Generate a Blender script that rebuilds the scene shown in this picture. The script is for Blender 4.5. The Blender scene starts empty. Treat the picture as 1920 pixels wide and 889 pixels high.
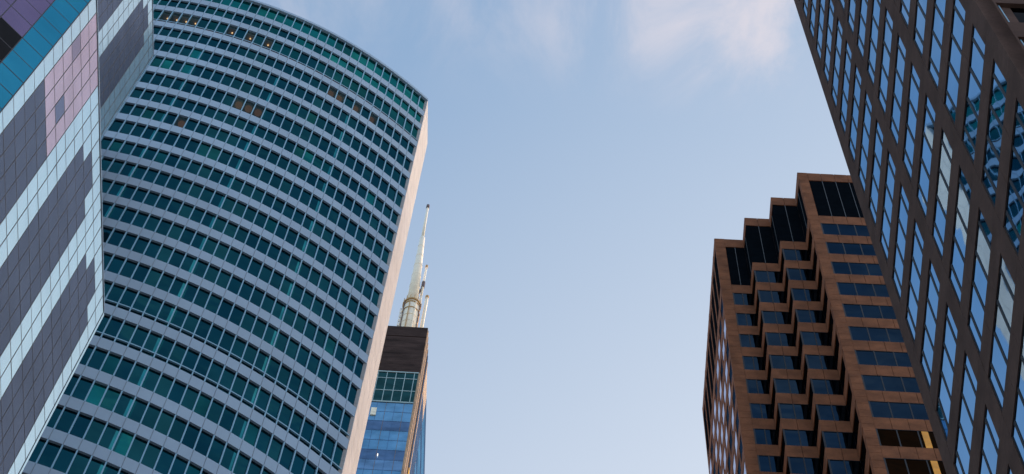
import bpy, math, random
from mathutils import Vector, Matrix
random.seed(7)
S = bpy.context.scene
COL = S.collection
R = math.radians

# ------------------------------------------------------------------ camera
F_PX, ZX, ZY = 5000.0, 1113.0, -1165.0          # focal length and zenith point, in photo pixels
up_c = Vector((ZX - 960, -(ZY - 444.5), -F_PX)).normalized()
fw = Vector((0, 0, -1))
h_c = (fw - up_c * fw.dot(up_c)).normalized()
rt_c = h_c.cross(up_c)
M3 = Matrix((rt_c, h_c, up_c))                   # camera space -> world
cam_d = bpy.data.cameras.new('camera')
cam = bpy.data.objects.new('camera', cam_d)
COL.objects.link(cam)
EYE = Vector((0, 0, 1.7))
cam.matrix_world = Matrix.Translation(EYE) @ M3.to_4x4()
cam_d.sensor_width = 36
cam_d.lens = F_PX / 1920 * 36
cam_d.clip_start = 0.1
cam_d.clip_end = 6000
S.camera = cam

# ------------------------------------------------------------------ sky and sun
SUN_AZ, SUN_EL = 54.0, 14.0
world = bpy.data.worlds.new('World')
S.world = world
world.use_nodes = True
nt = world.node_tree
nt.nodes.clear()
def WN(t, **k):
    n = nt.nodes.new(t)
    for a, b in k.items(): setattr(n, a, b)
    return n
def WL(a, b): nt.links.new(a, b)
wout = WN('ShaderNodeOutputWorld'); bg = WN('ShaderNodeBackground')
sky = WN('ShaderNodeTexSky', sky_type='NISHITA', sun_disc=False)
sky.sun_elevation = R(SUN_EL); sky.sun_rotation = R(SUN_AZ)
sky.altitude = 180; sky.air_density = 1.0; sky.dust_density = 1.0; sky.ozone_density = 2.0
tc = WN('ShaderNodeTexCoord'); sep = WN('ShaderNodeSeparateXYZ'); WL(tc.outputs['Generated'], sep.inputs[0])
def wm(op, a, b=None, c=None, clamp=False):
    n = WN('ShaderNodeMath', operation=op); n.use_clamp = clamp
    for i, v in enumerate((a, b, c)):
        if v is None: continue
        if isinstance(v, (int, float)): n.inputs[i].default_value = v
        else: WL(v, n.inputs[i])
    return n.outputs[0]
zc = wm('MAXIMUM', sep.outputs[2], 0.05)
px_ = wm('DIVIDE', sep.outputs[0], zc); py_ = wm('DIVIDE', sep.outputs[1], zc)   # a flat cloud sheet overhead
comb = WN('ShaderNodeCombineXYZ'); WL(px_, comb.inputs[0]); WL(py_, comb.inputs[1])
mp = WN('ShaderNodeMapping'); mp.inputs['Scale'].default_value = (17, 9.5, 1); mp.inputs['Location'].default_value = (8.22, 1.9, 0)
mp.inputs['Rotation'].default_value = (0, 0, R(-8))
WL(comb.outputs[0], mp.inputs[0])
nz = WN('ShaderNodeTexNoise'); nz.inputs['Scale'].default_value = 1.0; nz.inputs['Detail'].default_value = 8; nz.inputs['Roughness'].default_value = 0.62; nz.inputs['Distortion'].default_value = 0.5
WL(mp.outputs[0], nz.inputs['Vector'])
# cirrus bank: thick overhead, thinning to wisps towards the street's far end
bank = WN('ShaderNodeMapRange', interpolation_type='SMOOTHSTEP'); WL(py_, bank.inputs[0])
bank.inputs[1].default_value = 0.276; bank.inputs[2].default_value = 0.228; bank.inputs[3].default_value = 0.0; bank.inputs[4].default_value = 1.0
side = WN('ShaderNodeMapRange', interpolation_type='SMOOTHSTEP'); WL(px_, side.inputs[0])
side.inputs[1].default_value = -0.01; side.inputs[2].default_value = 0.05; side.inputs[3].default_value = 0.4; side.inputs[4].default_value = 1.0
dens = wm('MULTIPLY', bank.outputs[0], side.outputs[0])
cl = WN('ShaderNodeMapRange', interpolation_type='SMOOTHSTEP'); WL(nz.outputs['Fac'], cl.inputs[0])
cl.inputs[1].default_value = 0.40; cl.inputs[2].default_value = 0.68; cl.inputs[3].default_value = 0.06; cl.inputs[4].default_value = 0.92
cover = wm('MULTIPLY', dens, cl.outputs[0])
# thin high haze, thicker towards the bright end of the sky
va = wm('MINIMUM', wm('MAXIMUM', wm('ADD', wm('MULTIPLY_ADD', px_, 0.95, -0.09), wm('MULTIPLY', py_, 1.1)), 0.14), 0.55)
vc = WN('ShaderNodeCombineXYZ')
K_ = 1 / 0.28
WL(wm('MULTIPLY', va, K_), vc.inputs[0]); WL(wm('MULTIPLY_ADD', va, 0.746 * K_, 0.08 * K_), vc.inputs[1]); WL(wm('MULTIPLY_ADD', va, 0.38 * K_, 0.157 * K_), vc.inputs[2])
veil = WN('ShaderNodeMixRGB', blend_type='ADD'); veil.inputs[0].default_value = 1.0
WL(sky.outputs[0], veil.inputs[1]); WL(vc.outputs[0], veil.inputs[2])
cm = WN('ShaderNodeMixRGB'); WL(cover, cm.inputs[0]); WL(veil.outputs[0], cm.inputs[1]); cm.inputs[2].default_value = (0.71 * K_, 0.68 * K_, 0.75 * K_, 1)
WL(cm.outputs[0], bg.inputs[0]); bg.inputs[1].default_value = 0.15
WL(bg.outputs[0], wout.inputs[0])

sun_d = bpy.data.lights.new('sun', 'SUN'); sun = bpy.data.objects.new('sun', sun_d); COL.objects.link(sun)
sun_d.energy = 2.1; sun_d.angle = R(0.5); sun_d.color = (1.0, 0.76, 0.6)
sd = Vector((math.sin(R(SUN_AZ)) * math.cos(R(SUN_EL)), math.cos(R(SUN_AZ)) * math.cos(R(SUN_EL)), math.sin(R(SUN_EL))))
sun.rotation_euler = sd.to_track_quat('Z', 'Y').to_euler()
sun.location = (60, 60, 300)
S.view_settings.view_transform = 'Standard'; S.view_settings.look = 'None'
S.view_settings.gamma = 1; S.view_settings.use_curve_mapping = False
S.view_settings.exposure = 0.95
S.render.engine = 'CYCLES'

# ------------------------------------------------------------------ materials
MATS = {}
def new_mat(name):
    m = bpy.data.materials.new(name); m.use_nodes = True
    t = m.node_tree; t.nodes.clear()
    MATS[name] = m
    return m, t
def node(t, ty, **k):
    n = t.nodes.new(ty)
    for a, b in k.items(): setattr(n, a, b)
    return n
def obj_noise(t, scale, detail=5, rough=0.55, stretch=(1, 1, 1)):
    g = node(t, 'ShaderNodeNewGeometry'); mpn = node(t, 'ShaderNodeMapping'); mpn.inputs['Scale'].default_value = stretch
    n = node(t, 'ShaderNodeTexNoise'); n.inputs['Scale'].default_value = scale
    n.inputs['Detail'].default_value = detail; n.inputs['Roughness'].default_value = rough
    t.links.new(g.outputs['Position'], mpn.inputs[0]); t.links.new(mpn.outputs[0], n.inputs['Vector'])
    return n.outputs['Fac']
def ramp(t, fac, c0, c1, lo=0.3, hi=0.7):
    r = node(t, 'ShaderNodeValToRGB'); r.color_ramp.elements[0].position = lo; r.color_ramp.elements[1].position = hi
    r.color_ramp.elements[0].color = (*c0, 1); r.color_ramp.elements[1].color = (*c1, 1)
    t.links.new(fac, r.inputs[0]); return r.outputs[0]
def solid(name, c, var=0.18, scale=1.2, rough=0.6, metal=0.0, spec=0.4, stretch=(1, 1, 1), grain=0.0):
    m, t = new_mat(name)
    p = node(t, 'ShaderNodeBsdfPrincipled'); o = node(t, 'ShaderNodeOutputMaterial')
    f = obj_noise(t, scale, stretch=stretch)
    c0 = tuple(max(0, x * (1 - var)) for x in c); c1 = tuple(min(1, x * (1 + var)) for x in c)
    col = ramp(t, f, c0, c1)
    if grain > 0:
        f2 = obj_noise(t, 9.0, 3)
        mx = node(t, 'ShaderNodeMixRGB', blend_type='OVERLAY'); mx.inputs[0].default_value = grain
        t.links.new(col, mx.inputs[1]); t.links.new(f2, mx.inputs[2]); col = mx.outputs[0]
    t.links.new(col, p.inputs['Base Color'])
    p.inputs['Roughness'].default_value = rough; p.inputs['Metallic'].default_value = metal
    p.inputs['Specular IOR Level'].default_value = spec
    t.links.new(p.outputs[0], o.inputs[0])
    return m
def glass(name, tint, base, mixf=0.9, rough=0.015, wave=0.02, wscale=0.7, var=0.25):
    """coated facade glass: a tinted mirror layer over a dark body, slightly wavy"""
    m, t = new_mat(name)
    g = node(t, 'ShaderNodeBsdfGlossy'); g.inputs['Roughness'].default_value = rough
    d = node(t, 'ShaderNodeBsdfDiffuse'); x = node(t, 'ShaderNodeMixShader'); o = node(t, 'ShaderNodeOutputMaterial')
    f = obj_noise(t, 0.35, 2)
    t.links.new(ramp(t, f, tuple(v * (1 - var) for v in tint), tuple(min(1, v * (1 + var)) for v in tint)), g.inputs['Color'])
    d.inputs['Color'].default_value = (*base, 1)
    if wave > 0:
        b = node(t, 'ShaderNodeBump'); b.inputs['Strength'].default_value = 1.0; b.inputs['Distance'].default_value = wave
        t.links.new(obj_noise(t, wscale, 1, 0.4), b.inputs['Height']); t.links.new(b.outputs[0], g.inputs['Normal'])
    x.inputs[0].default_value = mixf
    t.links.new(d.outputs[0], x.inputs[1]); t.links.new(g.outputs[0], x.inputs[2]); t.links.new(x.outputs[0], o.inputs[0])
    return m
def emit(name, c, s):
    m, t = new_mat(name)
    e = node(t, 'ShaderNodeEmission'); o = node(t, 'ShaderNodeOutputMaterial')
    e.inputs[0].default_value = (*c, 1); e.inputs[1].default_value = s; t.links.new(e.outputs[0], o.inputs[0]); return m
def clear_glass(name, tint, gloss):
    m, t = new_mat(name)
    a = node(t, 'ShaderNodeBsdfTransparent'); a.inputs[0].default_value = (*tint, 1)
    g = node(t, 'ShaderNodeBsdfGlossy'); g.inputs['Roughness'].default_value = 0.02; g.inputs['Color'].default_value = (0.35, 0.7, 0.75, 1)
    x = node(t, 'ShaderNodeMixShader'); x.inputs[0].default_value = gloss; o = node(t, 'ShaderNodeOutputMaterial')
    t.links.new(a.outputs[0], x.inputs[1]); t.links.new(g.outputs[0], x.inputs[2]); t.links.new(x.outputs[0], o.inputs[0]); return m

solid('asphalt', (0.05, 0.05, 0.052), rough=0.9, scale=0.8)
solid('paving', (0.28, 0.27, 0.25), rough=0.85, scale=0.5)
solid('kerb_stone', (0.33, 0.32, 0.3), rough=0.8)
solid('road_paint', (0.75, 0.74, 0.7), rough=0.7)
# curved tower
solid('spandrel_panel', (0.29, 0.40, 0.53), var=0.11, scale=0.22, rough=0.45, spec=0.4, stretch=(1, 1, 0.4))
solid('panel_joint', (0.2, 0.22, 0.26), var=0.05, rough=0.6)
solid('pale_frame', (0.20, 0.40, 0.54), var=0.05, rough=0.35, metal=0.2)
solid('end_stone', (0.36, 0.335, 0.335), var=0.12, scale=0.6, rough=0.7, grain=0.15)
solid('roof_grey', (0.3, 0.31, 0.33), rough=0.9)
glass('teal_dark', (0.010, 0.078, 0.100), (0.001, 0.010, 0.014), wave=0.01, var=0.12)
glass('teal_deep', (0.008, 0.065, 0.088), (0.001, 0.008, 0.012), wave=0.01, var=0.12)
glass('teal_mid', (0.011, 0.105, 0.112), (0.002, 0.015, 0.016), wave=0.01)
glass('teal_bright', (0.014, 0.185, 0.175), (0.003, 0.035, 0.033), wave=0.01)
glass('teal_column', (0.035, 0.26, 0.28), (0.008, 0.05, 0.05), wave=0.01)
clear_glass('teal_clear', (0.6, 0.66, 0.6), 0.06)
solid('ceiling_beige', (0.45, 0.27, 0.15), rough=0.9)
solid('interior_dark', (0.05, 0.06, 0.06), rough=0.9)
emit('lamp_warm', (1.0, 0.6, 0.3), 0.9)
emit('ceiling_glow', (1.0, 0.42, 0.16), 0.045)  # warm glow on office ceilings, painted as a dim emission
# left tower
glass('panel_blue', (0.72, 0.9, 0.95), (0.3, 0.42, 0.5), mixf=0.75, rough=0.12, wave=0.012, var=0.06)
glass('panel_mauve', (0.42, 0.36, 0.45), (0.22, 0.19, 0.24), mixf=0.7, rough=0.15, wave=0.012, var=0.06)
glass('panel_slate', (0.26, 0.29, 0.4), (0.15, 0.165, 0.22), mixf=0.7, rough=0.15, wave=0.012, var=0.06)
glass('panel_grey', (0.165, 0.192, 0.255), (0.108, 0.125, 0.17), mixf=0.7, rough=0.2, wave=0.012, var=0.1)
glass('panel_pink', (0.72, 0.57, 0.65), (0.4, 0.31, 0.36), mixf=0.7, rough=0.15, wave=0.012, var=0.12)
glass('panel_teal', (0.05, 0.36, 0.52), (0.01, 0.12, 0.2), mixf=0.75, rough=0.1, wave=0.01, var=0.08)
glass('panel_violet', (0.28, 0.22, 0.37), (0.1, 0.075, 0.13), mixf=0.7, rough=0.12, wave=0.01, var=0.1)
solid('void_black', (0.006, 0.006, 0.008), rough=0.8, spec=0.1)
solid('dark_grid', (0.03, 0.022, 0.026), rough=0.5, metal=0.2)
# right tower
solid('brown_granite', (0.096, 0.058, 0.048), var=0.22, scale=0.8, rough=0.8, spec=0.03, grain=0.25)
solid('black_frame', (0.006, 0.006, 0.008), rough=0.5, spec=0.2)
glass('blue_mirror', (0.27, 0.46, 0.66), (0.004, 0.008, 0.014), mixf=0.97, rough=0.012, wave=0.006, wscale=0.33, var=0.06)
glass('black_glass', (0.02, 0.025, 0.03), (0.003, 0.003, 0.004), mixf=0.9)
solid('black_void', (0.004, 0.004, 0.005), rough=0.9, spec=0.0)
# stepped tower
solid('rust_granite', (0.19, 0.072, 0.034), var=0.3, scale=0.9, rough=0.75, spec=0.08, grain=0.3)
solid('rust_shadow_joint', (0.12, 0.06, 0.045), var=0.1)
glass('navy_glass', (0.016, 0.036, 0.062), (0.004, 0.007, 0.012), mixf=0.95, rough=0.01, wave=0.012, wscale=0.6, var=0.15)
glass('side_mirror', (0.62, 0.62, 0.74), (0.01, 0.01, 0.015), mixf=0.95, rough=0.02, wave=0.02, wscale=0.8, var=0.1)
solid('louver_black', (0.004, 0.006, 0.009), rough=0.9, spec=0.0)
solid('louver_seam', (0.03, 0.036, 0.042), rough=0.5)
solid('amber_reflection', (0.85, 0.33, 0.01), rough=0.5)  # orange reflection painted as a flat colour
glass('umber_reflection_glass', (0.012, 0.006, 0.003), (0.005, 0.002, 0.001), mixf=0.9)  # dark brown reflection put into the glass tint
# antenna tower
solid('bronze_black', (0.05, 0.032, 0.029), var=0.45, scale=0.25, rough=0.8, spec=0.05, metal=0.0, stretch=(1, 1, 2))
solid('bronze_dark', (0.16, 0.10, 0.06), var=0.3, scale=0.5, rough=0.5)
solid('bronze_fin', (0.36, 0.23, 0.125), var=0.3, scale=0.5, rough=0.45, metal=0.3)
glass('sky_blue_glass', (0.22, 0.46, 0.66), (0.03, 0.09, 0.17), mixf=0.85, rough=0.03, wave=0.02, wscale=0.2, var=0.2)
glass('dusk_blue_glass', (0.15, 0.25, 0.4), (0.03, 0.045, 0.08), mixf=0.85, rough=0.06, wave=0.02, wscale=0.3, var=0.25)
glass('pale_blue_glass', (0.25, 0.42, 0.62), (0.03, 0.08, 0.14), mixf=0.8, rough=0.08, wave=0.02, wscale=0.3, var=0.25)
glass('green_glass', (0.03, 0.1, 0.1), (0.004, 0.014, 0.014), mixf=0.9)
solid('pale_mullion', (0.30, 0.42, 0.44), rough=0.4)
solid('antenna_white', (0.95, 0.83, 0.67), var=0.08, rough=0.45)
solid('antenna_rust', (0.5, 0.3, 0.12), var=0.2, rough=0.6)
solid('antenna_dark', (0.12, 0.08, 0.08), var=0.2, rough=0.6)
solid('cream_panel', (0.85, 0.78, 0.62), rough=0.5)
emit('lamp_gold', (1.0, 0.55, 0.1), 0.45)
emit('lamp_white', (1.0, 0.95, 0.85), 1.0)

# ------------------------------------------------------------------ mesh helpers
class MB:
    def __init__(s): s.v, s.f, s.m, s.mats = [], [], [], []
    def mi(s, mat):
        if mat not in s.mats: s.mats.append(mat)
        return s.mats.index(mat)
    def poly(s, pts, mat):
        i = len(s.v); s.v += [Vector(p) for p in pts]; s.f.append(tuple(range(i, i + len(pts)))); s.m.append(s.mi(mat))
    def hexa(s, p, mat, skip=()):
        # p: 8 points, 0-3 bottom loop (ccw from above), 4-7 top loop
        i = len(s.v); s.v += [Vector(q) for q in p]; k = s.mi(mat)
        fs = [(3, 2, 1, 0), (4, 5, 6, 7), (0, 1, 5, 4), (1, 2, 6, 5), (2, 3, 7, 6), (3, 0, 4, 7)]
        for n, f in enumerate(fs):
            if n in skip: continue
            s.f.append(tuple(i + a for a in f)); s.m.append(k)
    def prism(s, ring, z0, z1, mat):
        n = len(ring); i = len(s.v); k = s.mi(mat)
        s.v += [Vector((x, y, z0)) for x, y in ring] + [Vector((x, y, z1)) for x, y in ring]
        for a in range(n):
            b = (a + 1) % n; s.f.append((i + a, i + b, i + n + b, i + n + a)); s.m.append(k)
        s.f.append(tuple(i + n + a for a in range(n))); s.m.append(k)
        s.f.append(tuple(i + a for a in reversed(range(n)))); s.m.append(k)
    def cone(s, c, z0, z1, r0, r1, mat, n=20, c1=None):
        c1 = c1 or c; i = len(s.v); k = s.mi(mat)
        for cc, z, r in ((c, z0, r0), (c1, z1, r1)):
            for a in range(n):
                t = 2 * math.pi * a / n; s.v.append(Vector((cc[0] + r * math.cos(t), cc[1] + r * math.sin(t), z)))
        for a in range(n):
            b = (a + 1) % n; s.f.append((i + a, i + b, i + n + b, i + n + a)); s.m.append(k)
        s.f.append(tuple(i + n + a for a in range(n))); s.m.append(k)
        s.f.append(tuple(i + a for a in reversed(range(n)))); s.m.append(k)
    def bar(s, a, b, w, mat):
        a, b = Vector(a), Vector(b); d = (b - a).normalized()
        u = d.cross(Vector((0, 0, 1)));  u = u.normalized() if u.length > 1e-3 else Vector((1, 0, 0))
        v = d.cross(u); u *= w / 2; v *= w / 2
        s.hexa([a - u - v, a + u - v, a + u + v, a - u + v, b - u - v, b + u - v, b + u + v, b - u + v], mat)
    def build(s, name, parent=None, smooth=False):
        if not s.v: return None
        lo = Vector([min(v[i] for v in s.v) for i in range(3)]); hi = Vector([max(v[i] for v in s.v) for i in range(3)])
        c = Vector(((lo.x + hi.x) / 2, (lo.y + hi.y) / 2, lo.z))
        me = bpy.data.meshes.new(name); me.from_pydata([tuple(v - c) for v in s.v], [], s.f)
        for m in s.mats: me.materials.append(MATS[m])
        for p, k in zip(me.polygons, s.m):
            p.material_index = k; p.use_smooth = smooth
        me.update()
        o = bpy.data.objects.new(name, me); COL.objects.link(o)
        o['wx'], o['wy'], o['wz'] = c
        pc = Vector((0, 0, 0))
        if parent is not None:
            o.parent = parent; pc = WP[parent.name]
        o.location = c - pc; WP[o.name] = c
        del o['wx'], o['wy'], o['wz']
        return o
WP = {}
def thing(name, label, cat, loc, group=None):
    o = bpy.data.objects.new(name, None); COL.objects.link(o); o.location = loc
    o['label'] = label; o['category'] = cat
    if group: o['group'] = group
    WP[o.name] = Vector(loc); return o

class Frame:
    """vertical facade frame: u runs along azimuth az, n is the outward normal, z is up"""
    def __init__(s, x, y, az, side):
        s.o = Vector((x, y, 0)); s.u = Vector((math.sin(R(az)), math.cos(R(az)), 0))
        s.n = Vector((s.u.y, -s.u.x, 0)) * side
    def p(s, u, z, n=0.0): return s.o + s.u * u + s.n * n + Vector((0, 0, z))
    def quad(s, mb, u0, u1, z0, z1, n, mat): mb.poly([s.p(u0, z0, n), s.p(u1, z0, n), s.p(u1, z1, n), s.p(u0, z1, n)], mat)
    def box(s, mb, u0, u1, z0, z1, n0, n1, mat):
        mb.hexa([s.p(u0, z0, n0), s.p(u1, z0, n0), s.p(u1, z0, n1), s.p(u0, z0, n1), s.p(u0, z1, n0), s.p(u1, z1, n0), s.p(u1, z1, n1), s.p(u0, z1, n1)], mat)

def project(P):
    c = M3.transposed() @ (Vector(P) - EYE)
    if c.z >= -0.01: return None
    return 960 + c.x / -c.z * F_PX, 444.5 - c.y / -c.z * F_PX
def seen_area(pts, hidden=None):
    q = [project(p) for p in pts]
    if any(a is None for a in q): return 0
    cx = sum(a[0] for a in q) / len(q); cy = sum(a[1] for a in q) / len(q)
    if not (-15 < cx < 1935 and -15 < cy < 904): return 0
    if hidden and hidden(cx, cy): return 0
    return abs(sum(q[i][0] * q[(i + 1) % len(q)][1] - q[(i + 1) % len(q)][0] * q[i][1] for i in range(len(q)))) / 2
def deal(name, cells, parent, limit=100, rest_label=None):
    """cells: (corner points, draw(mb), extra(part object) or None); the largest seen become parts of their own"""
    cells = sorted(cells, key=lambda c: -c[0])
    n = limit if len(cells) > limit else len(cells)
    for a, draw, extra in cells[:n]:
        mb = MB(); draw(mb); o = mb.build(name, parent)
        if extra: extra(o)
    rest = cells[n:]
    if rest:
        mb = MB()
        for a, draw, extra in rest: draw(mb)
        o = mb.build(name, parent); o['kind'] = 'stuff'
        for a, draw, extra in rest:
            if extra: extra(parent)

def left_tower_hides(x, y):
    e = [(0, 285), (100, 288), (190, 190), (590, 193), (889, 35), (1000, -20)]
    for (y0, x0), (y1, x1) in zip(e, e[1:]):
        if y0 <= y <= y1: return x < x0 + (x1 - x0) * (y - y0) / (y1 - y0)
    return False
def right_tower_hides(x, y): return x > 1493 + 282 * y / 889

# ------------------------------------------------------------------ ground
mb = MB(); mb.poly([(-2500, -2500, -0.15), (2500, -2500, -0.15), (2500, 2500, -0.15), (-2500, 2500, -0.15)], 'paving')
g = mb.build('ground'); g['kind'] = 'structure'
mb = MB()
st = Frame(0, 0, 3.3, 1)
mb.poly([st.p(-400, -0.146, -4.2), st.p(46, -0.146, -4.2), st.p(46, -0.146, 4.6), st.p(-400, -0.146, 4.6)], 'asphalt')
mb.poly([st.p(-400, -0.142, 0.1), st.p(46, -0.142, 0.1), st.p(46, -0.142, 0.25), st.p(-400, -0.142, 0.25)], 'road_paint')
g = mb.build('street'); g['kind'] = 'structure'
for a, b in ((-4.5, -4.2), (4.6, 4.9)):
    mb = MB()
    mb.hexa([st.p(-400, -0.15, a), st.p(-400, -0.15, b), st.p(46, -0.15, b), st.p(46, -0.15, a), st.p(-400, 0, a), st.p(-400, 0, b), st.p(46, 0, b), st.p(46, 0, a)], 'kerb_stone')
    g = mb.build('kerb'); g['kind'] = 'structure'

# ------------------------------------------------------------------ curved green tower
CX, CY, CR = -30.475, 86.273, 36.480
A0, DA, NW = -51.98, 1.18, 62
ZS = [214.06, 209.46, 205.55, 200.48, 196.34, 191.9, 187.39, 182.78, 178.61, 174.4, 169.92, 165.73, 161.39, 157.17, 152.83, 148.52, 144.15, 139.27, 134.39, 130.05, 125.7, 121.35, 117.0, 112.65]
while ZS[-1] > 8: ZS.append(ZS[-1] - 4.35)
SH = 0.69                                        # half height of a spandrel
def cp(i, z, dr=0.0):
    a = R(A0 - DA * i); r = CR + dr
    return Vector((CX + r * math.cos(a), CY + r * math.sin(a), z))
tower = thing('curved_office_tower', 'curved glass tower with teal ribbon windows between pale bands, and a pink end wall', 'office tower', (CX, CY - CR + 8, 0))
def arc_box(mb, i0, i1, z0, z1, d0, d1, mat, n=1):
    for k in range(n):
        a = i0 + (i1 - i0) * k / n; b = i0 + (i1 - i0) * (k + 1) / n
        skip = [] 
        if k > 0: skip.append(3)
        if k < n - 1: skip.append(5)
        # loop order: inner a, outer a, outer b, inner b
        mb.hexa([cp(a, z0, d0), cp(a, z0, d1), cp(b, z0, d1), cp(b, z0, d0), cp(a, z1, d0), cp(a, z1, d1), cp(b, z1, d1), cp(b, z1, d0)], mat)
NF = len(ZS)
# spandrel bands: one per storey, built of jointed panels
for r in range(1, NF):
    mb = MB(); z = ZS[r]
    for i in range(NW):
        arc_box(mb, i + 0.022, i + 0.978, z - SH, z + SH, -0.25, 0.03, 'spandrel_panel')
    for k in range(NW // 2):
        arc_box(mb, k * 2, k * 2 + 2, z - SH + 0.01, z + SH - 0.01, -0.28, 0.005, 'panel_joint', 2)
    mb.build('spandrel', tower)
mb = MB()
for i in range(NW): arc_box(mb, i + 0.01, i + 0.99, ZS[0] - 0.55, ZS[0], -0.6, 0.12, 'spandrel_panel')
mb.build('parapet', tower)
DOUBLE = {17, 18}
lit = {(3, 29), (3, 28), (3, 27), (3, 26), (3, 22), (3, 20), (3, 18), (4, 10), (4, 9), (4, 7), (4, 5), (7, 18), (7, 17), (7, 16), (9, 22)}
mid = {(6, 27), (6, 29), (5, 24), (6, 26), (6, 24), (11, 26), (10, 19), (10, 18), (11, 22), (6, 13), (6, 11), (8, 11), (8, 10), (8, 9), (8, 8), (12, 11), (8, 3), (19, 7), (19, 11), (21, 15), (20, 17), (20, 18), (21, 10), (19, 18), (9, 25), (9, 24), (15, 3), (21, 5), (22, 8)}
cells = []
for r in range(1, NF):
    z1 = (ZS[r - 1] - SH) if r > 1 else ZS[0] - 0.55
    z0 = ZS[r] + SH
    # frame of the storey: mullions and, where there is one, a low transom
    mb = MB()
    for i in range(NW + 1):
        arc_box(mb, i - 0.05, i + 0.05, z0, z1, -0.2, 0.02, 'pale_frame')
    if r in DOUBLE or r == 3:
        zt = z0 + (z1 - z0) * (0.2 if r != 3 else 0.14)
        for i in range(NW): arc_box(mb, i + 0.05, i + 0.95, zt - 0.07, zt + 0.07, -0.2, 0.0, 'pale_frame')
    if r == 3:
        for zz in (0.05, 0.09):
            for i in range(NW): arc_box(mb, i + 0.05, i + 0.95, z0 + (z1 - z0) * zz, z0 + (z1 - z0) * zz + 0.06, -0.2, 0.0, 'dark_grid')
    mb.build('window_frame', tower)
    for i in range(NW):
        rnd = random.random()
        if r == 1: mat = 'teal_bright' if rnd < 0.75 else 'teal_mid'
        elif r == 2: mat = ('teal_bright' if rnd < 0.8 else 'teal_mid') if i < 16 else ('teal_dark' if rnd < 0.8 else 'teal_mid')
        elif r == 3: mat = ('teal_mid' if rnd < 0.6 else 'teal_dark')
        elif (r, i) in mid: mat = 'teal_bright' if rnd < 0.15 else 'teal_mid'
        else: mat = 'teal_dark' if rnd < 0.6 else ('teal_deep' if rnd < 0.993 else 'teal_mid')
        is_lit = (r, i) in lit
        tilt = random.uniform(-0.008, 0.008)
        def draw(mb, i=i, z0=z0, z1=z1, mat=mat, is_lit=is_lit, tilt=tilt, r=r):
            if is_lit: mat = 'teal_clear'
            lo, hi = i + 0.05, i + 0.95
            cols = [(lo, hi, mat)]
            if not is_lit and r > 4 and i % 8 == 0 and i > 0: cols = [(lo, i + 0.26, 'teal_column'), (i + 0.26, hi, mat)]
            if not is_lit and r > 4 and i % 8 == 7: cols = [(lo, i + 0.8, mat), (i + 0.8, hi, 'teal_mid')]
            for a, b, m in cols:
                mb.poly([cp(b, z0, -0.1 + tilt), cp(a, z0, -0.1 + tilt), cp(a, z1, -0.1 - tilt), cp(b, z1, -0.1 - tilt)], m)
        def extra(o, i=i, z0=z0, z1=z1, r=r):
            mb = MB(); d = 1.6
            mb.poly([cp(i, z1, -0.3), cp(i + 1, z1, -0.3), cp(i + 1, z1, -d), cp(i, z1, -d)], 'ceiling_beige')
            mb.poly([cp(i, z0, -d), cp(i + 1, z0, -d), cp(i + 1, z1, -d), cp(i, z1, -d)], 'interior_dark')
            mb.poly([cp(i, z0, -0.3), cp(i, z0, -d), cp(i, z1, -d), cp(i, z1, -0.3)], 'interior_dark')
            mb.poly([cp(i + 1, z0, -0.3), cp(i + 1, z0, -d), cp(i + 1, z1, -d), cp(i + 1, z1, -0.3)], 'interior_dark')
            mb.build('office_interior', tower)
            mb = MB(); c = cp(i + 0.5, z1 - 0.12, -0.62)
            mb.cone((c.x, c.y), z1 - 0.1, z1 - 0.02, 0.05 if r == 3 else 0.26, 0.055 if r == 3 else 0.27, 'lamp_warm' if r == 3 else 'ceiling_glow', 12)  # wide orange disc stands in for glow on the ceiling, small one a lamp
            mb.build('ceiling_lamp_or_glow', tower)
        area = seen_area([cp(i, z0), cp(i + 1, z0), cp(i + 1, z1), cp(i, z1)], left_tower_hides)
        cells.append((area + (1e4 if is_lit and area > 0 else 0), draw, extra if is_lit else None))
deal('window', cells, tower)
# end wall (faces the street on the right), rear walls, roof
E0 = cp(0, 0, 0.05); ew = Vector((math.sin(R(4.2)), math.cos(R(4.2)), 0)); E1 = E0 + ew * 3.75
ef = Frame(E0.x, E0.y, 4.2, 1)
mb = MB()
nz_ = 50
for k in range(nz_):
    z0 = ZS[0] * k / nz_; z1 = ZS[0] * (k + 1) / nz_
    for a, b in ((0.0, 1.22), (1.25, 2.48), (2.51, 3.75)):
        ef.box(mb, a, b, z0 + 0.015, z1 - 0.015, -0.3, 0.0, 'end_stone')
ef.box(mb, 0.02, 3.7, 0, ZS[0] - 0.05, -0.4, -0.02, 'panel_joint')
mb.build('end_wall', tower)
mb = MB()
ring = [cp(i, 0, -2.2).to_2d() for i in range(0, NW + 1, 2)]
ringo = [(E0.x - 0.42, E0.y + 0.5)] + [tuple(v) for v in ring[1:]] + [(CX - 20, CY - 10), (E1.x - 12, E1.y + 2), (E1.x - 0.42, E1.y - 0.02)]
mb.prism(ringo, 0, ZS[0] - 0.6, 'roof_grey')
mb.build('core_wall', tower)

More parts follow.
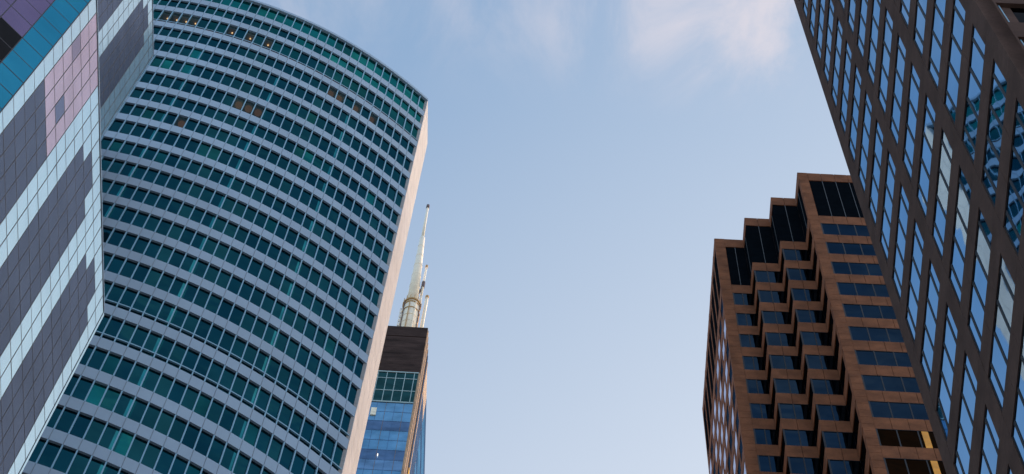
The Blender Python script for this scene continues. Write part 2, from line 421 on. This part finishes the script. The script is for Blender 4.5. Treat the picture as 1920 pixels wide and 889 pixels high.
# ------------------------------------------------------------------ left glass tower (two blocks)
glass_t = thing('patterned_glass_tower', 'tower clad in a fine grid of light blue, grey and pink glass panels', 'office tower', (-24, 34, 0))
U_, V_ = 0.7595, 1.8011
lf = Frame(-17.7156, 25.4393, 3.73, 1)
uf = Frame(-24.25 - math.sin(R(3.73)) * 18 * U_, 44.01 - math.cos(R(3.73)) * 18 * U_, 3.73, 1)
ZL, ZU = 107.085, 168.93
def pane_colour(m, k, low):
    d2 = 7 <= m <= 10; d3 = 13 <= m <= 16; d1 = 1 <= m <= 4
    if low and d1:
        if k <= 5:
            return {(1, 2): 'panel_mauve', (3, 4): 'panel_slate'}.get((m, k), 'panel_pink')
        return 'panel_grey'
    if k == 0: return 'panel_blue'
    if k == 1: return 'panel_grey' if (m in (8, 9) or m in (14, 15) or (d1 and not low)) else 'panel_blue'
    return 'panel_grey' if (d1 or d2 or d3) else 'panel_blue'
cells = []
gridm = {}
def curtain(fr, ztop, nm, nk, low, inset=0.0, colf=None, uw=U_):
    mb = MB()
    for m in range(nm + 1):
        fr.box(mb, m * uw - 0.02, m * uw + 0.02, ztop - nk * V_, ztop, -0.1, 0.006, 'dark_grid')
    for k in range(nk + 1):
        for m in range(nm):
            fr.box(mb, m * uw + 0.022, m * uw + uw - 0.022, ztop - k * V_ - 0.03, ztop - k * V_ + 0.03, -0.1, 0.004, 'dark_grid')
    mb.build('mullion_grid', glass_t)
    for k in range(nk):
        for m in range(nm):
            mat = colf(m, k) if colf else pane_colour(m, k, low)
            t = [random.uniform(-0.002, 0.002) for _ in range(4)]
            a, b, z0, z1 = m * uw + 0.022, (m + 1) * uw - 0.022, ztop - (k + 1) * V_ + 0.03, ztop - k * V_ - 0.03
            pts = [fr.p(a, z0, t[0]), fr.p(b, z0, t[1]), fr.p(b, z1, t[2]), fr.p(a, z1, t[0] + t[2] - t[1])]
            def draw(mb, pts=pts, mat=mat): mb.poly(pts, mat)
            vis = seen_area(pts)
            if not low and vis:
                x, y = project(pts[0])
                if x < 186: vis = 0
            cells.append((vis, draw, None))
curtain(lf, ZL, 18, 58, True)
curtain(uf, ZU, 18, 34, False, colf=lambda m, k: pane_colour(m + 1, k, False))
cf = Frame(-17.7156, 25.4393, -131.0, -1)
def corner_colour(m, k):
    if m == 0: return 'panel_teal'
    if m <= 2: return 'panel_violet' if k < 6 else 'void_black'
    return 'panel_violet' if k < 12 else 'panel_teal'
curtain(cf, ZL, 9, 58, True, colf=corner_colour, uw=1.08)
deal('glass_panel', cells, glass_t)
def plan(fr, u, n): v = fr.p(u, 0, n); return (v.x, v.y)
L = 18 * U_
mb = MB()
ring = [plan(lf, L, -0.12), plan(lf, L, -14), plan(lf, 2, -16), plan(cf, 9 * 1.08, -0.12), plan(cf, 0.1, -0.12), plan(lf, 0.1, -0.12)]
mb.prism(ring, 0, ZL - 0.02, 'dark_grid')
mb.build('lower_block_wall', glass_t)
mb = MB()
ring = [plan(uf, L, -0.12), plan(uf, L, -14), plan(uf, 0, -14), plan(uf, 0, -0.12)]
mb.prism(ring, ZL - 0.02, ZU - 0.02, 'dark_grid')
mb.build('upper_block_wall', glass_t)
for fr, zt, a, b in ((lf, ZL, 0, L), (uf, ZU, 0, L), (cf, ZL, 0, 9.7)):
    mb = MB(); fr.box(mb, a, b, zt + 0.03, zt + 0.16, -0.3, 0.03, 'spandrel_panel'); mb.build('coping', glass_t)
# far edge trims
for fr, zb, zt in ((lf, 0, ZL), (uf, ZL, ZU)):
    mb = MB(); fr.box(mb, L + 0.02, L + 0.16, zb, zt, -0.3, 0.02, 'panel_blue'); mb.build('corner_trim', glass_t)

# ------------------------------------------------------------------ right granite tower
granite = thing('dark_granite_tower', 'tall dark brown granite tower with a grid of narrow blue mirror windows', 'office tower', (18, 19, 0))
rf = Frame(11.0838, 21.2873, 2.888, -1)
Z0, PV, WH = 111.087, 3.516, 1.83
RT = 128.0
bays = [(-0.07, 2.92), (-3.66, -0.67), (-7.25, -4.26)]
piers = [(2.92, 3.53), (-0.67, -0.07), (-4.26, -3.66), (-7.81, -7.25)]
PR = 0.036
for a, b in piers:
    mb = MB()
    z = 0.0; n = 0
    while z < RT - 0.01:
        z1 = min(z + PV, RT); rf.box(mb, a, b, z + (0.012 if n else 0), z1, -0.4, PR, 'brown_granite'); z = z1; n += 1
    mb.build('pier', granite)
kmin, kmax = -4, 30
heads = [Z0 - k * PV for k in range(kmin, kmax + 1)]
cells = []
for hz in heads:
    zb = hz + 0.10; zt = min(hz + PV - WH - 0.26, RT)
    for a, b in bays:
        def draw(mb, a=a, b=b, zb=zb, zt=zt):
            for q in range(3): rf.box(mb, a + (b - a) * q / 3 + 0.006, a + (b - a) * (q + 1) / 3 - 0.006, zb, zt, -0.4, PR - 0.004, 'brown_granite')
        cells.append((seen_area([rf.p(a, zb), rf.p(b, zb), rf.p(b, zt), rf.p(a, zt)]), draw, None))
scells = cells
cells = []
def right_window(fr, a, b, zb, zt, mat, cuts=(0, .125, .375, .625, .875, 1)):
    def draw(mb):
        for c0, c1 in zip(cuts, cuts[1:]):
            u0, u1 = a + (b - a) * c0, a + (b - a) * c1
            t = [random.uniform(-0.003, 0.003) for _ in range(3)]
            mb.poly([fr.p(u0, zb, t[0]), fr.p(u1, zb, t[1]), fr.p(u1, zt, t[2]), fr.p(u0, zt, t[0] + t[2] - t[1])], mat)
    def extra(o):
        if o is granite: return
        mb = MB()
        for c in cuts[1:-1]:
            u = a + (b - a) * c; fr.box(mb, u - 0.05, u + 0.05, zb, zt, -0.03, 0.012, 'black_frame')
        fr.box(mb, a + 0.002, a + 0.05, zb, zt, -0.03, 0.013, 'black_frame'); fr.box(mb, b - 0.05, b - 0.002, zb, zt, -0.03, 0.013, 'black_frame')
        fr.box(mb, a + 0.05, b - 0.05, zt - 0.06, zt - 0.003, -0.03, 0.012, 'black_frame')
        mb.build('window_frame', o)
    return seen_area([fr.p(a, zb), fr.p(b, zb), fr.p(b, zt), fr.p(a, zt)]), draw, extra
for hz in heads:
    for a, b in bays:
        cells.append(right_window(rf, a, b, hz - WH - 0.24, hz + 0.10, 'blue_mirror'))
# street front (faces the camera side): stone with recessed black windows
fx = rf.p(-7.81, 0, PR)
ff = Frame(fx.x, fx.y, 92.888, 1)
fpiers = [(0.0, 0.49)] + [(0.49 + 2.9 * (q + 1) - 0.9, 0.49 + 2.9 * (q + 1)) for q in range(4)]
for a, b in fpiers:
    mb = MB(); ff.box(mb, a + 0.003, b, 0, RT, -0.4, 0.0, 'brown_granite'); mb.build('pier', granite)
for hz in heads:
    for q in range(4):
        a = 0.49 + 2.9 * q; zt = min(hz + PV - 2.05, RT)
        def draw(mb, a=a, hz=hz, zt=zt): ff.box(mb, a, a + 2.0, hz, zt, -0.4, -0.004, 'brown_granite')
        scells.append((seen_area([ff.p(a, hz), ff.p(a + 2, hz), ff.p(a + 2, zt), ff.p(a, zt)]), draw, None))
    for q in range(4):
        a = 0.49 + 2.9 * q
        def draw(mb, a=a, hz=hz):
            ff.quad(mb, a, a + 2.0, hz - 2.05, hz, -0.12, 'black_glass')
            ff.box(mb, a + 0.06, a + 0.09, hz - 2.0, hz - 0.05, -0.11, -0.06, 'pale_frame')
        cells.append((seen_area([ff.p(a, hz - 2), ff.p(a + 2, hz - 2), ff.p(a + 2, hz), ff.p(a, hz)]), draw, None))
deal('spandrel', scells, granite)
deal('window', cells, granite)
mb = MB()
ring = [plan(rf, 3.5, -0.2), plan(rf, -7.7, -0.2), plan(ff, 11.9, -0.3), plan(rf, 3.5, -12)]
mb.prism(ring, 0, RT - 0.2, 'brown_granite'); mb.build('core_wall', granite)

# ------------------------------------------------------------------ stepped granite tower
stepped = thing('stepped_granite_tower', 'reddish brown granite tower stepping back in four bays, dark louvres along its top', 'office tower', (22, 60, 0))
AZP, AZD = 92.7, 2.7
sx, sy = 20.54, 54.24
P_ = Vector((math.sin(R(AZP)), math.cos(R(AZP)), 0)); D_ = Vector((math.sin(R(AZD)), math.cos(R(AZD)), 0))
SB = [(0.0, 6.6, 0.0), (-1.80, 0.0, 2.0), (-3.64, -1.80, 3.69), (-5.76, -3.64, 5.43)]   # u0, u1, set-back
SZ = 191.22; CAPB = 189.39; LOUB = 180.72; W1 = 178.99; WHT = 2.53; SP = 4.234
nfl = int((W1 - 6) / SP)
PIL = {0: (0.0, 0.69), 3: (-5.76, -5.04)}
cells = []
def bayframe(q, ):
    u0, u1, d = SB[q]; o = Vector((sx, sy, 0)) + D_ * d; return Frame(o.x, o.y, AZP, 1)
SR = 0.035
for q in range(4):
    u0, u1, d = SB[q]; fr = bayframe(q)
    uw0 = u0
    if q in PIL:
        a, b = PIL[q]; uw0 = b
        mb = MB(); z = SZ
        while z > 1.0:
            z1 = max(z - SP / 4, 0); fr.box(mb, a, b, z1 + 0.03, z, -0.35, SR + 0.01, 'rust_granite'); z = z1
        fr.box(mb, a + 0.01, b - 0.01, 0, SZ - 0.05, -0.36, SR - 0.01, 'rust_shadow_joint')
        mb.build('pilaster', stepped)
    # parapet cap
    def panels(mb, z0, z1, n1, fr=fr, uw0=uw0, u1=u1):
        n = max(1, round((u1 - uw0) / 0.95)); w = (u1 - uw0) / n
        for k in range(n): fr.box(mb, uw0 + k * w + 0.014, uw0 + (k + 1) * w - 0.014, z0, z1, -0.3, n1, 'rust_granite')
    mb = MB(); panels(mb, CAPB, SZ, SR); mb.build('parapet', stepped)
    # louvre
    mb = MB(); fr.quad(mb, uw0, u1, LOUB, CAPB, -0.02, 'louver_black')
    n = max(2, round((u1 - uw0) / 0.92)); w = (u1 - uw0) / n
    for k in range(1, n): fr.box(mb, uw0 + k * w - 0.02, uw0 + k * w + 0.02, LOUB, CAPB, -0.02, 0.02, 'louver_seam')
    for k in range(28):
        zz = LOUB + (CAPB - LOUB) * (k + 0.5) / 28
        fr.box(mb, uw0, u1, zz - 0.06, zz + 0.06, -0.02, -0.012, 'louver_black')
    mb.build('louver_panel', stepped)
    for f in range(nfl):
        hz = W1 - f * SP
        mb = MB(); panels(mb, hz, (LOUB if f == 0 else hz + SP - WHT), SR - 0.005); mb.build('spandrel', stepped)
        umber = (q == 0 and f in (9, 10))  # storeys whose panes carry the painted brown reflection
        n = 2 if q else 5
        w = (u1 - uw0) / n
        def draw(mb, fr=fr, hz=hz, uw0=uw0, w=w, n=n, umber=umber, q=q):
            for k in range(n):
                t = [random.uniform(-0.004, 0.004) for _ in range(3)]
                a, b = uw0 + k * w, uw0 + (k + 1) * w
                m = 'umber_reflection_glass' if umber else 'navy_glass'
                mb.poly([fr.p(a, hz - WHT - 0.1, t[0]), fr.p(b, hz - WHT - 0.1, t[1]), fr.p(b, hz + 0.04, t[2]), fr.p(a, hz + 0.04, t[0] + t[2] - t[1])], m)
        def extra(o, fr=fr, hz=hz, uw0=uw0, w=w, n=n, umber=umber, q=q, u1=u1):
            if o is stepped: return
            mb = MB()
            for k in range(1, n): fr.box(mb, uw0 + k * w - 0.04, uw0 + k * w + 0.04, hz - WHT, hz, -0.05, 0.02, 'black_frame')
            fr.box(mb, uw0, uw0 + 0.1, hz - WHT, hz, -0.05, 0.021, 'black_frame')
            fr.box(mb, uw0 + 0.1, u1, hz - 0.06, hz - 0.003, -0.05, 0.022, 'black_frame')
            mb.build('window_frame', o)
        cells.append((seen_area([fr.p(uw0, hz - WHT), fr.p(u1, hz - WHT), fr.p(u1, hz), fr.p(uw0, hz)], right_tower_hides), draw, extra))
# returns between the bays (face the street side): spandrels wrap round the corner, dark glass between
rcells = []
for q in range(3):
    u0, u1, d = SB[q]; d2 = SB[q + 1][2]
    o = Vector((sx, sy, 0)) + P_ * u0 + D_ * d
    fr = Frame(o.x, o.y, AZD, -1); ln = d2 - d
    a0 = SR
    mb = MB(); fr.box(mb, -a0 + 0.002, ln - 0.08, CAPB, SZ - 0.01, -0.3, SR - 0.01, 'rust_granite'); mb.build('parapet', stepped)
    mb = MB(); fr.quad(mb, 0.02, ln, LOUB, CAPB, -0.02, 'louver_black')
    for k in range(1, 2): fr.box(mb, k * ln / 2 - 0.02, k * ln / 2 + 0.02, LOUB, CAPB, -0.02, 0.02, 'louver_seam')
    mb.build('louver_panel', stepped)
    for f in range(nfl):
        hz = W1 - f * SP; zt = (LOUB if f == 0 else hz + SP - WHT) - 0.002
        def draw(mb, fr=fr, a0=a0, ln=ln, hz=hz, zt=zt): fr.box(mb, -a0 + 0.002, ln - 0.08, hz + 0.002, zt, -0.3, SR - 0.012, 'rust_granite')
        rcells.append((seen_area([fr.p(0, hz), fr.p(ln, hz), fr.p(ln, zt), fr.p(0, zt)], right_tower_hides), draw, None))
    for f in range(nfl):
        hz = W1 - f * SP
        def draw(mb, fr=fr, ln=ln, hz=hz): fr.quad(mb, 0.0, ln, hz - WHT, hz, -0.03, 'black_glass')
        cells.append((seen_area([fr.p(0, hz - WHT), fr.p(ln, hz - WHT), fr.p(ln, hz), fr.p(0, hz)], right_tower_hides) * 0.2, draw, None))
deal('return_spandrel', rcells, stepped)
# side face along the left
o = Vector((sx, sy, 0)) + P_ * (-5.76) + D_ * 5.43
sf = Frame(o.x, o.y, AZD, -1); SL = 13.6; NB = 9; bw = SL / NB
for k in range(NB + 1):
    a = k * bw - 0.13; b = k * bw + 0.13
    a = max(a, -SR); b = min(b, SL)
    mb = MB(); sf.box(mb, a, b, 0, SZ - 0.01, -0.3, SR - 0.002, 'rust_granite'); mb.build('side_pier', stepped)
mb = MB(); sf.box(mb, 0.16, SL, CAPB, SZ - 0.02, -0.3, SR - 0.01, 'rust_granite'); mb.build('parapet', stepped)
mb = MB(); sf.quad(mb, 0.0, SL, LOUB, CAPB, 0.0, 'louver_black'); mb.build('louver_panel', stepped)
for f in range(nfl):
    hz = W1 - f * SP
    mb = MB()
    for k in range(NB): sf.box(mb, k * bw + 0.13, (k + 1) * bw - 0.13, hz + 0.002, (LOUB if f == 0 else hz + SP - WHT) - 0.002, -0.3, SR - 0.014, 'rust_granite')
    mb.build('spandrel', stepped)
    for k in range(NB):
        a, b = k * bw + 0.13, (k + 1) * bw - 0.13
        t = random.uniform(-0.006, 0.006); mm = 'side_mirror' if random.random() < 0.7 else 'navy_glass'
        def draw(mb, a=a, b=b, hz=hz, t=t, mm=mm): mb.poly([sf.p(a, hz - WHT, t), sf.p(b, hz - WHT, -t), sf.p(b, hz, -t), sf.p(a, hz, t)], mm)
        cells.append((seen_area([sf.p(a, hz - WHT), sf.p(b, hz - WHT), sf.p(b, hz), sf.p(a, hz)]) * 0.5, draw, None))
deal('window', cells, stepped)
mb = MB()
def pd(u, d): v = Vector((sx, sy, 0)) + P_ * u + D_ * d; return (v.x, v.y)
ring = [pd(6.6, 0.2), pd(6.6, 19), pd(-5.6, 19), pd(-5.6, 5.7), pd(-3.5, 5.7), pd(-3.5, 3.95), pd(-1.65, 3.95), pd(-1.65, 2.25), pd(0.15, 2.25), pd(0.15, 0.2)]
mb.prism(ring, 0, SZ - 0.4, 'rust_shadow_joint'); mb.build('core_wall', stepped)
# painted orange reflection: a strip over the two lowest umber windows in view
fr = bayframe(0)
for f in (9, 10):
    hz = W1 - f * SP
    mb = MB(); fr.box(mb, 3.25, 3.62, hz - WHT, hz - 0.09, -0.02, 0.027, 'amber_reflection'); b_ = mb.build('painted_reflection', stepped)

# ------------------------------------------------------------------ antenna tower, far behind
ant = thing('antenna_skyscraper', 'distant black skyscraper with white antenna masts on its roof and blue glass lower floors', 'skyscraper', (-20, 175, 0))
WZ = 452.42
wf = Frame(-13.4787, 164.4485, 92.4, 1)        # u negative runs left along the front
ws = Frame(-13.4787, 164.4485, 3.25, -1)
ws.n = -ws.n
WD, WW = 32.0, 24.0
mb = MB()
ring = [plan(wf, -WW, -0.1), plan(wf, -0.1, -0.1), plan(ws, WD, -0.1), (plan(ws, WD, -0.1)[0] - WW, plan(ws, WD, -0.1)[1] + 1.0)]
mb.prism(ring, 0, WZ - 0.1, 'bronze_black'); mb.build('core_wall', ant)
mb = MB()
wf.box(mb, -WW, 0, 447.6, WZ, -0.1, 0.12, 'bronze_black'); wf.box(mb, -WW, 0, 429.5, 447.4, -0.1, 0.06, 'bronze_black')
for k in range(16): wf.box(mb, -WW, -0.01, 430.2 + k * 1.08, 430.5 + k * 1.08, 0.06, 0.068, 'bronze_black')
mb.build('louver_band', ant)
# green glazed storeys with pale mullions
mb = MB(); wf.quad(mb, -WW, -0.25, 415.7, 429.5, 0.02, 'green_glass'); win = mb.build('window_band', ant)
mb = MB()
k = 0
while -0.9 - k * 1.55 > -WW:
    wf.box(mb, -0.98 - k * 1.55, -0.86 - k * 1.55, 415.7, 429.4, 0.0, 0.08, 'pale_mullion'); k += 1
for zz in (426.6, 420.9): wf.box(mb, -WW, -0.3, zz - 0.12, zz + 0.12, 0.0, 0.07, 'pale_mullion')
wf.box(mb, -WW, -0.2, 415.3, 415.75, 0.0, 0.14, 'pale_mullion'); wf.box(mb, -WW, -0.2, 429.3, 429.7, 0.0, 0.14, 'pale_mullion')
mb.build('mullion', win)
# blue glass storeys
z = 415.3; n = 0
pat = ['sky_blue_glass', 'sky_blue_glass', 'dusk_blue_glass', 'sky_blue_glass', 'sky_blue_glass', 'dusk_blue_glass', 'pale_blue_glass', 'sky_blue_glass', 'dusk_blue_glass', 'sky_blue_glass', 'sky_blue_glass']
while z > 4:
    mb = MB(); zb = max(0, z - 4.1)
    m0 = pat[n % len(pat)]
    nn = 15
    for k in range(nn):
        a = -WW + (WW - 0.25) * k / nn; b = -WW + (WW - 0.25) * (k + 1) / nn; t = random.uniform(-0.01, 0.01)
        mb.poly([wf.p(a, zb, 0.02 + t), wf.p(b, zb, 0.02 - t), wf.p(b, z - 0.15, 0.02), wf.p(a, z - 0.15, 0.02)], m0)
    wf.box(mb, -WW, -0.25, z - 0.15, z, 0.0, 0.05, 'dusk_blue_glass')
    mb.build('glass_band', ant); z = zb; n += 1
mb = MB()
for k in range(1, 16): wf.box(mb, -WW + (WW - 0.25) * k / 16 - 0.03, -WW + (WW - 0.25) * k / 16 + 0.03, 0, 415.2, 0.0, 0.06, 'bronze_dark' if k % 2 else 'dusk_blue_glass')
mb.build('mullion', ant)
mb = MB()
wf.box(mb, -0.25, 0.02, 0, 429.5, -0.1, 0.14, 'bronze_fin'); mb.build('corner_post', ant)
mb = MB(); wf.box(mb, -7.0, -6.1, 409.2, 412.3, 0.02, 0.2, 'cream_panel'); mb.build('bright_panel', ant)
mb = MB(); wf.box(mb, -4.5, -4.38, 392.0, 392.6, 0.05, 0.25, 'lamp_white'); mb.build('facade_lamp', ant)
# side face: bronze cladding with fins near the front, blue glass behind and below
mb = MB()
ws.box(mb, 0.02, 13.5, 441, WZ - 0.05, -0.1, 0.03, 'bronze_fin'); ws.box(mb, 0.02, 7.5, 0, 440.98, -0.1, 0.03, 'bronze_dark')
mb.build('side_wall', ant)
for k, m_ in enumerate(('bronze_fin', 'bronze_dark', 'bronze_fin', 'bronze_black', 'dusk_blue_glass', 'bronze_fin')):
    a = 0.3 + k * 1.2
    mb = MB(); ws.box(mb, a, a + 0.6, 0, WZ - 0.3, 0.03, 0.14, m_); mb.build('fin', ant)
z = 440.9; n = 0
while z > 4:
    zb = max(0, z - 4.1); mb = MB()
    ws.quad(mb, 7.5, 13.5, zb, z - 0.2, 0.03, 'dusk_blue_glass'); ws.box(mb, 7.5, 13.5, z - 0.2, z, 0, 0.05, 'bronze_dark')
    mb.build('side_glass_band', ant); z = zb; n += 1
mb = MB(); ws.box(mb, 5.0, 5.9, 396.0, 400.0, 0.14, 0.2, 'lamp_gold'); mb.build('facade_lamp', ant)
z = WZ - 0.1; n = 0
while z > 4:
    zb = max(0, z - 4.1); mb = MB()
    ws.quad(mb, 13.5, WD, zb, z - 0.2, 0.03, 'sky_blue_glass' if n % 3 else 'dusk_blue_glass'); ws.box(mb, 13.5, WD, z - 0.2, z, 0, 0.05, 'dusk_blue_glass')
    mb.build('side_glass_band', ant); z = zb; n += 1
# antennas
mb = MB(); mb.cone((-17.35, 167.1), WZ - 0.2, 470.6, 1.62, 1.5, 'antenna_white', 28)
mast = mb.build('antenna', ant, True)
mast['label'] = 'tallest white antenna mast on a fat cylinder base'
mb = MB()
mb.cone((-17.4, 167.1), 470.6, 471.2, 1.75, 1.75, 'antenna_rust', 28)
for k in range(14):
    t = 2 * math.pi * k / 14
    mb.bar((-17.4 + 1.7 * math.cos(t), 167.1 + 1.7 * math.sin(t), 471.2), (-17.4 + 1.7 * math.cos(t), 167.1 + 1.7 * math.sin(t), 472.8), 0.12, 'antenna_rust')
mb.build('service_platform', mast)
mb = MB(); mb.cone((-17.45, 167.1), 471.2, 512.2, 1.12, 0.5, 'antenna_white', 28, (-17.93, 167.1)); mb.build('mast', mast, True)
mb = MB(); mb.cone((-17.93, 167.1), 512.2, 532.4, 0.30, 0.24, 'antenna_white', 16, (-18.1, 167.1)); mb.build('mast_top', mast, True)
mb = MB(); mb.cone((-18.1, 167.1), 532.4, 534.4, 0.33, 0.33, 'antenna_dark', 14); mb.build('beacon', mast, True)
mb = MB(); mb.cone((-16.05, 167.25), WZ - 0.2, 477, 0.28, 0.24, 'antenna_white', 14); mb.cone((-16.05, 167.25), 477, 494.4, 0.22, 0.18, 'antenna_white', 14)
m2 = mb.build('antenna', ant, True); m2['label'] = 'medium slim antenna with a dark clamp halfway up'
mb = MB(); mb.cone((-16.05, 167.25), 494.4, 495.6, 0.26, 0.26, 'antenna_rust', 12); mb.build('beacon', m2)
mb = MB(); mb.cone((-16.05, 167.25), 482.5, 485.5, 0.34, 0.34, 'antenna_dark', 12); mb.bar((-16.1, 167.25, 482.6), (-17.2, 167.2, 474.5), 0.3, 'antenna_dark'); mb.build('clamp', m2)
mb = MB(); mb.cone((-14.9, 167.33), WZ - 0.2, 476.7, 0.34, 0.3, 'antenna_white', 14)
m3 = mb.build('antenna', ant, True); m3['label'] = 'short antenna with a red cap near the right edge of the roof'
mb = MB(); mb.cone((-14.9, 167.33), 476.7, 477.8, 0.36, 0.36, 'antenna_rust', 12); mb.build('beacon', m3)
mb = MB()
for k in range(7):
    z0 = WZ + k * 2.3
    for sx_ in (-0.2, 0.2): mb.bar((-19.15 + sx_, 166.95, z0), (-19.15 + sx_, 166.95, z0 + 2.3), 0.1, 'antenna_white')
    mb.bar((-19.35, 166.95, z0), (-18.95, 166.95, z0 + 2.3), 0.08, 'antenna_white'); mb.bar((-19.4, 166.95, z0 + 2.2), (-18.9, 166.95, z0 + 2.2), 0.1, 'antenna_dark')
m4 = mb.build('lattice_mast', ant)
mb = MB()
for zz in (455.5, 459.0, 462.6, 466.2, 469.4): mb.cone((-17.37, 167.1), zz, zz + 0.28, 1.66, 1.66, 'antenna_rust' if zz > 465 else 'antenna_white', 28)
for k in range(9):
    t = 2 * math.pi * k / 9 + 0.3; c, n_ = (-17.37 + 1.68 * math.cos(t), 167.1 + 1.68 * math.sin(t)), k
    mb.bar((c[0], c[1], WZ), (c[0], c[1], 468.5 + (k % 3) * 1.1), 0.16, ('antenna_rust', 'antenna_white', 'antenna_dark')[k % 3])
mb.build('base_bracket', mast)
mb = MB()
for k in range(6):
    z_ = 476 + k * 6.0; f_ = (z_ - 471.2) / 41.0; r_ = 1.12 + (0.5 - 1.12) * f_
    mb.cone((-17.45 - 0.48 * f_, 167.1), z_, z_ + 0.2, r_ + 0.05, r_ + 0.05, 'antenna_white', 24)
mb.build('mast_ring', mast)
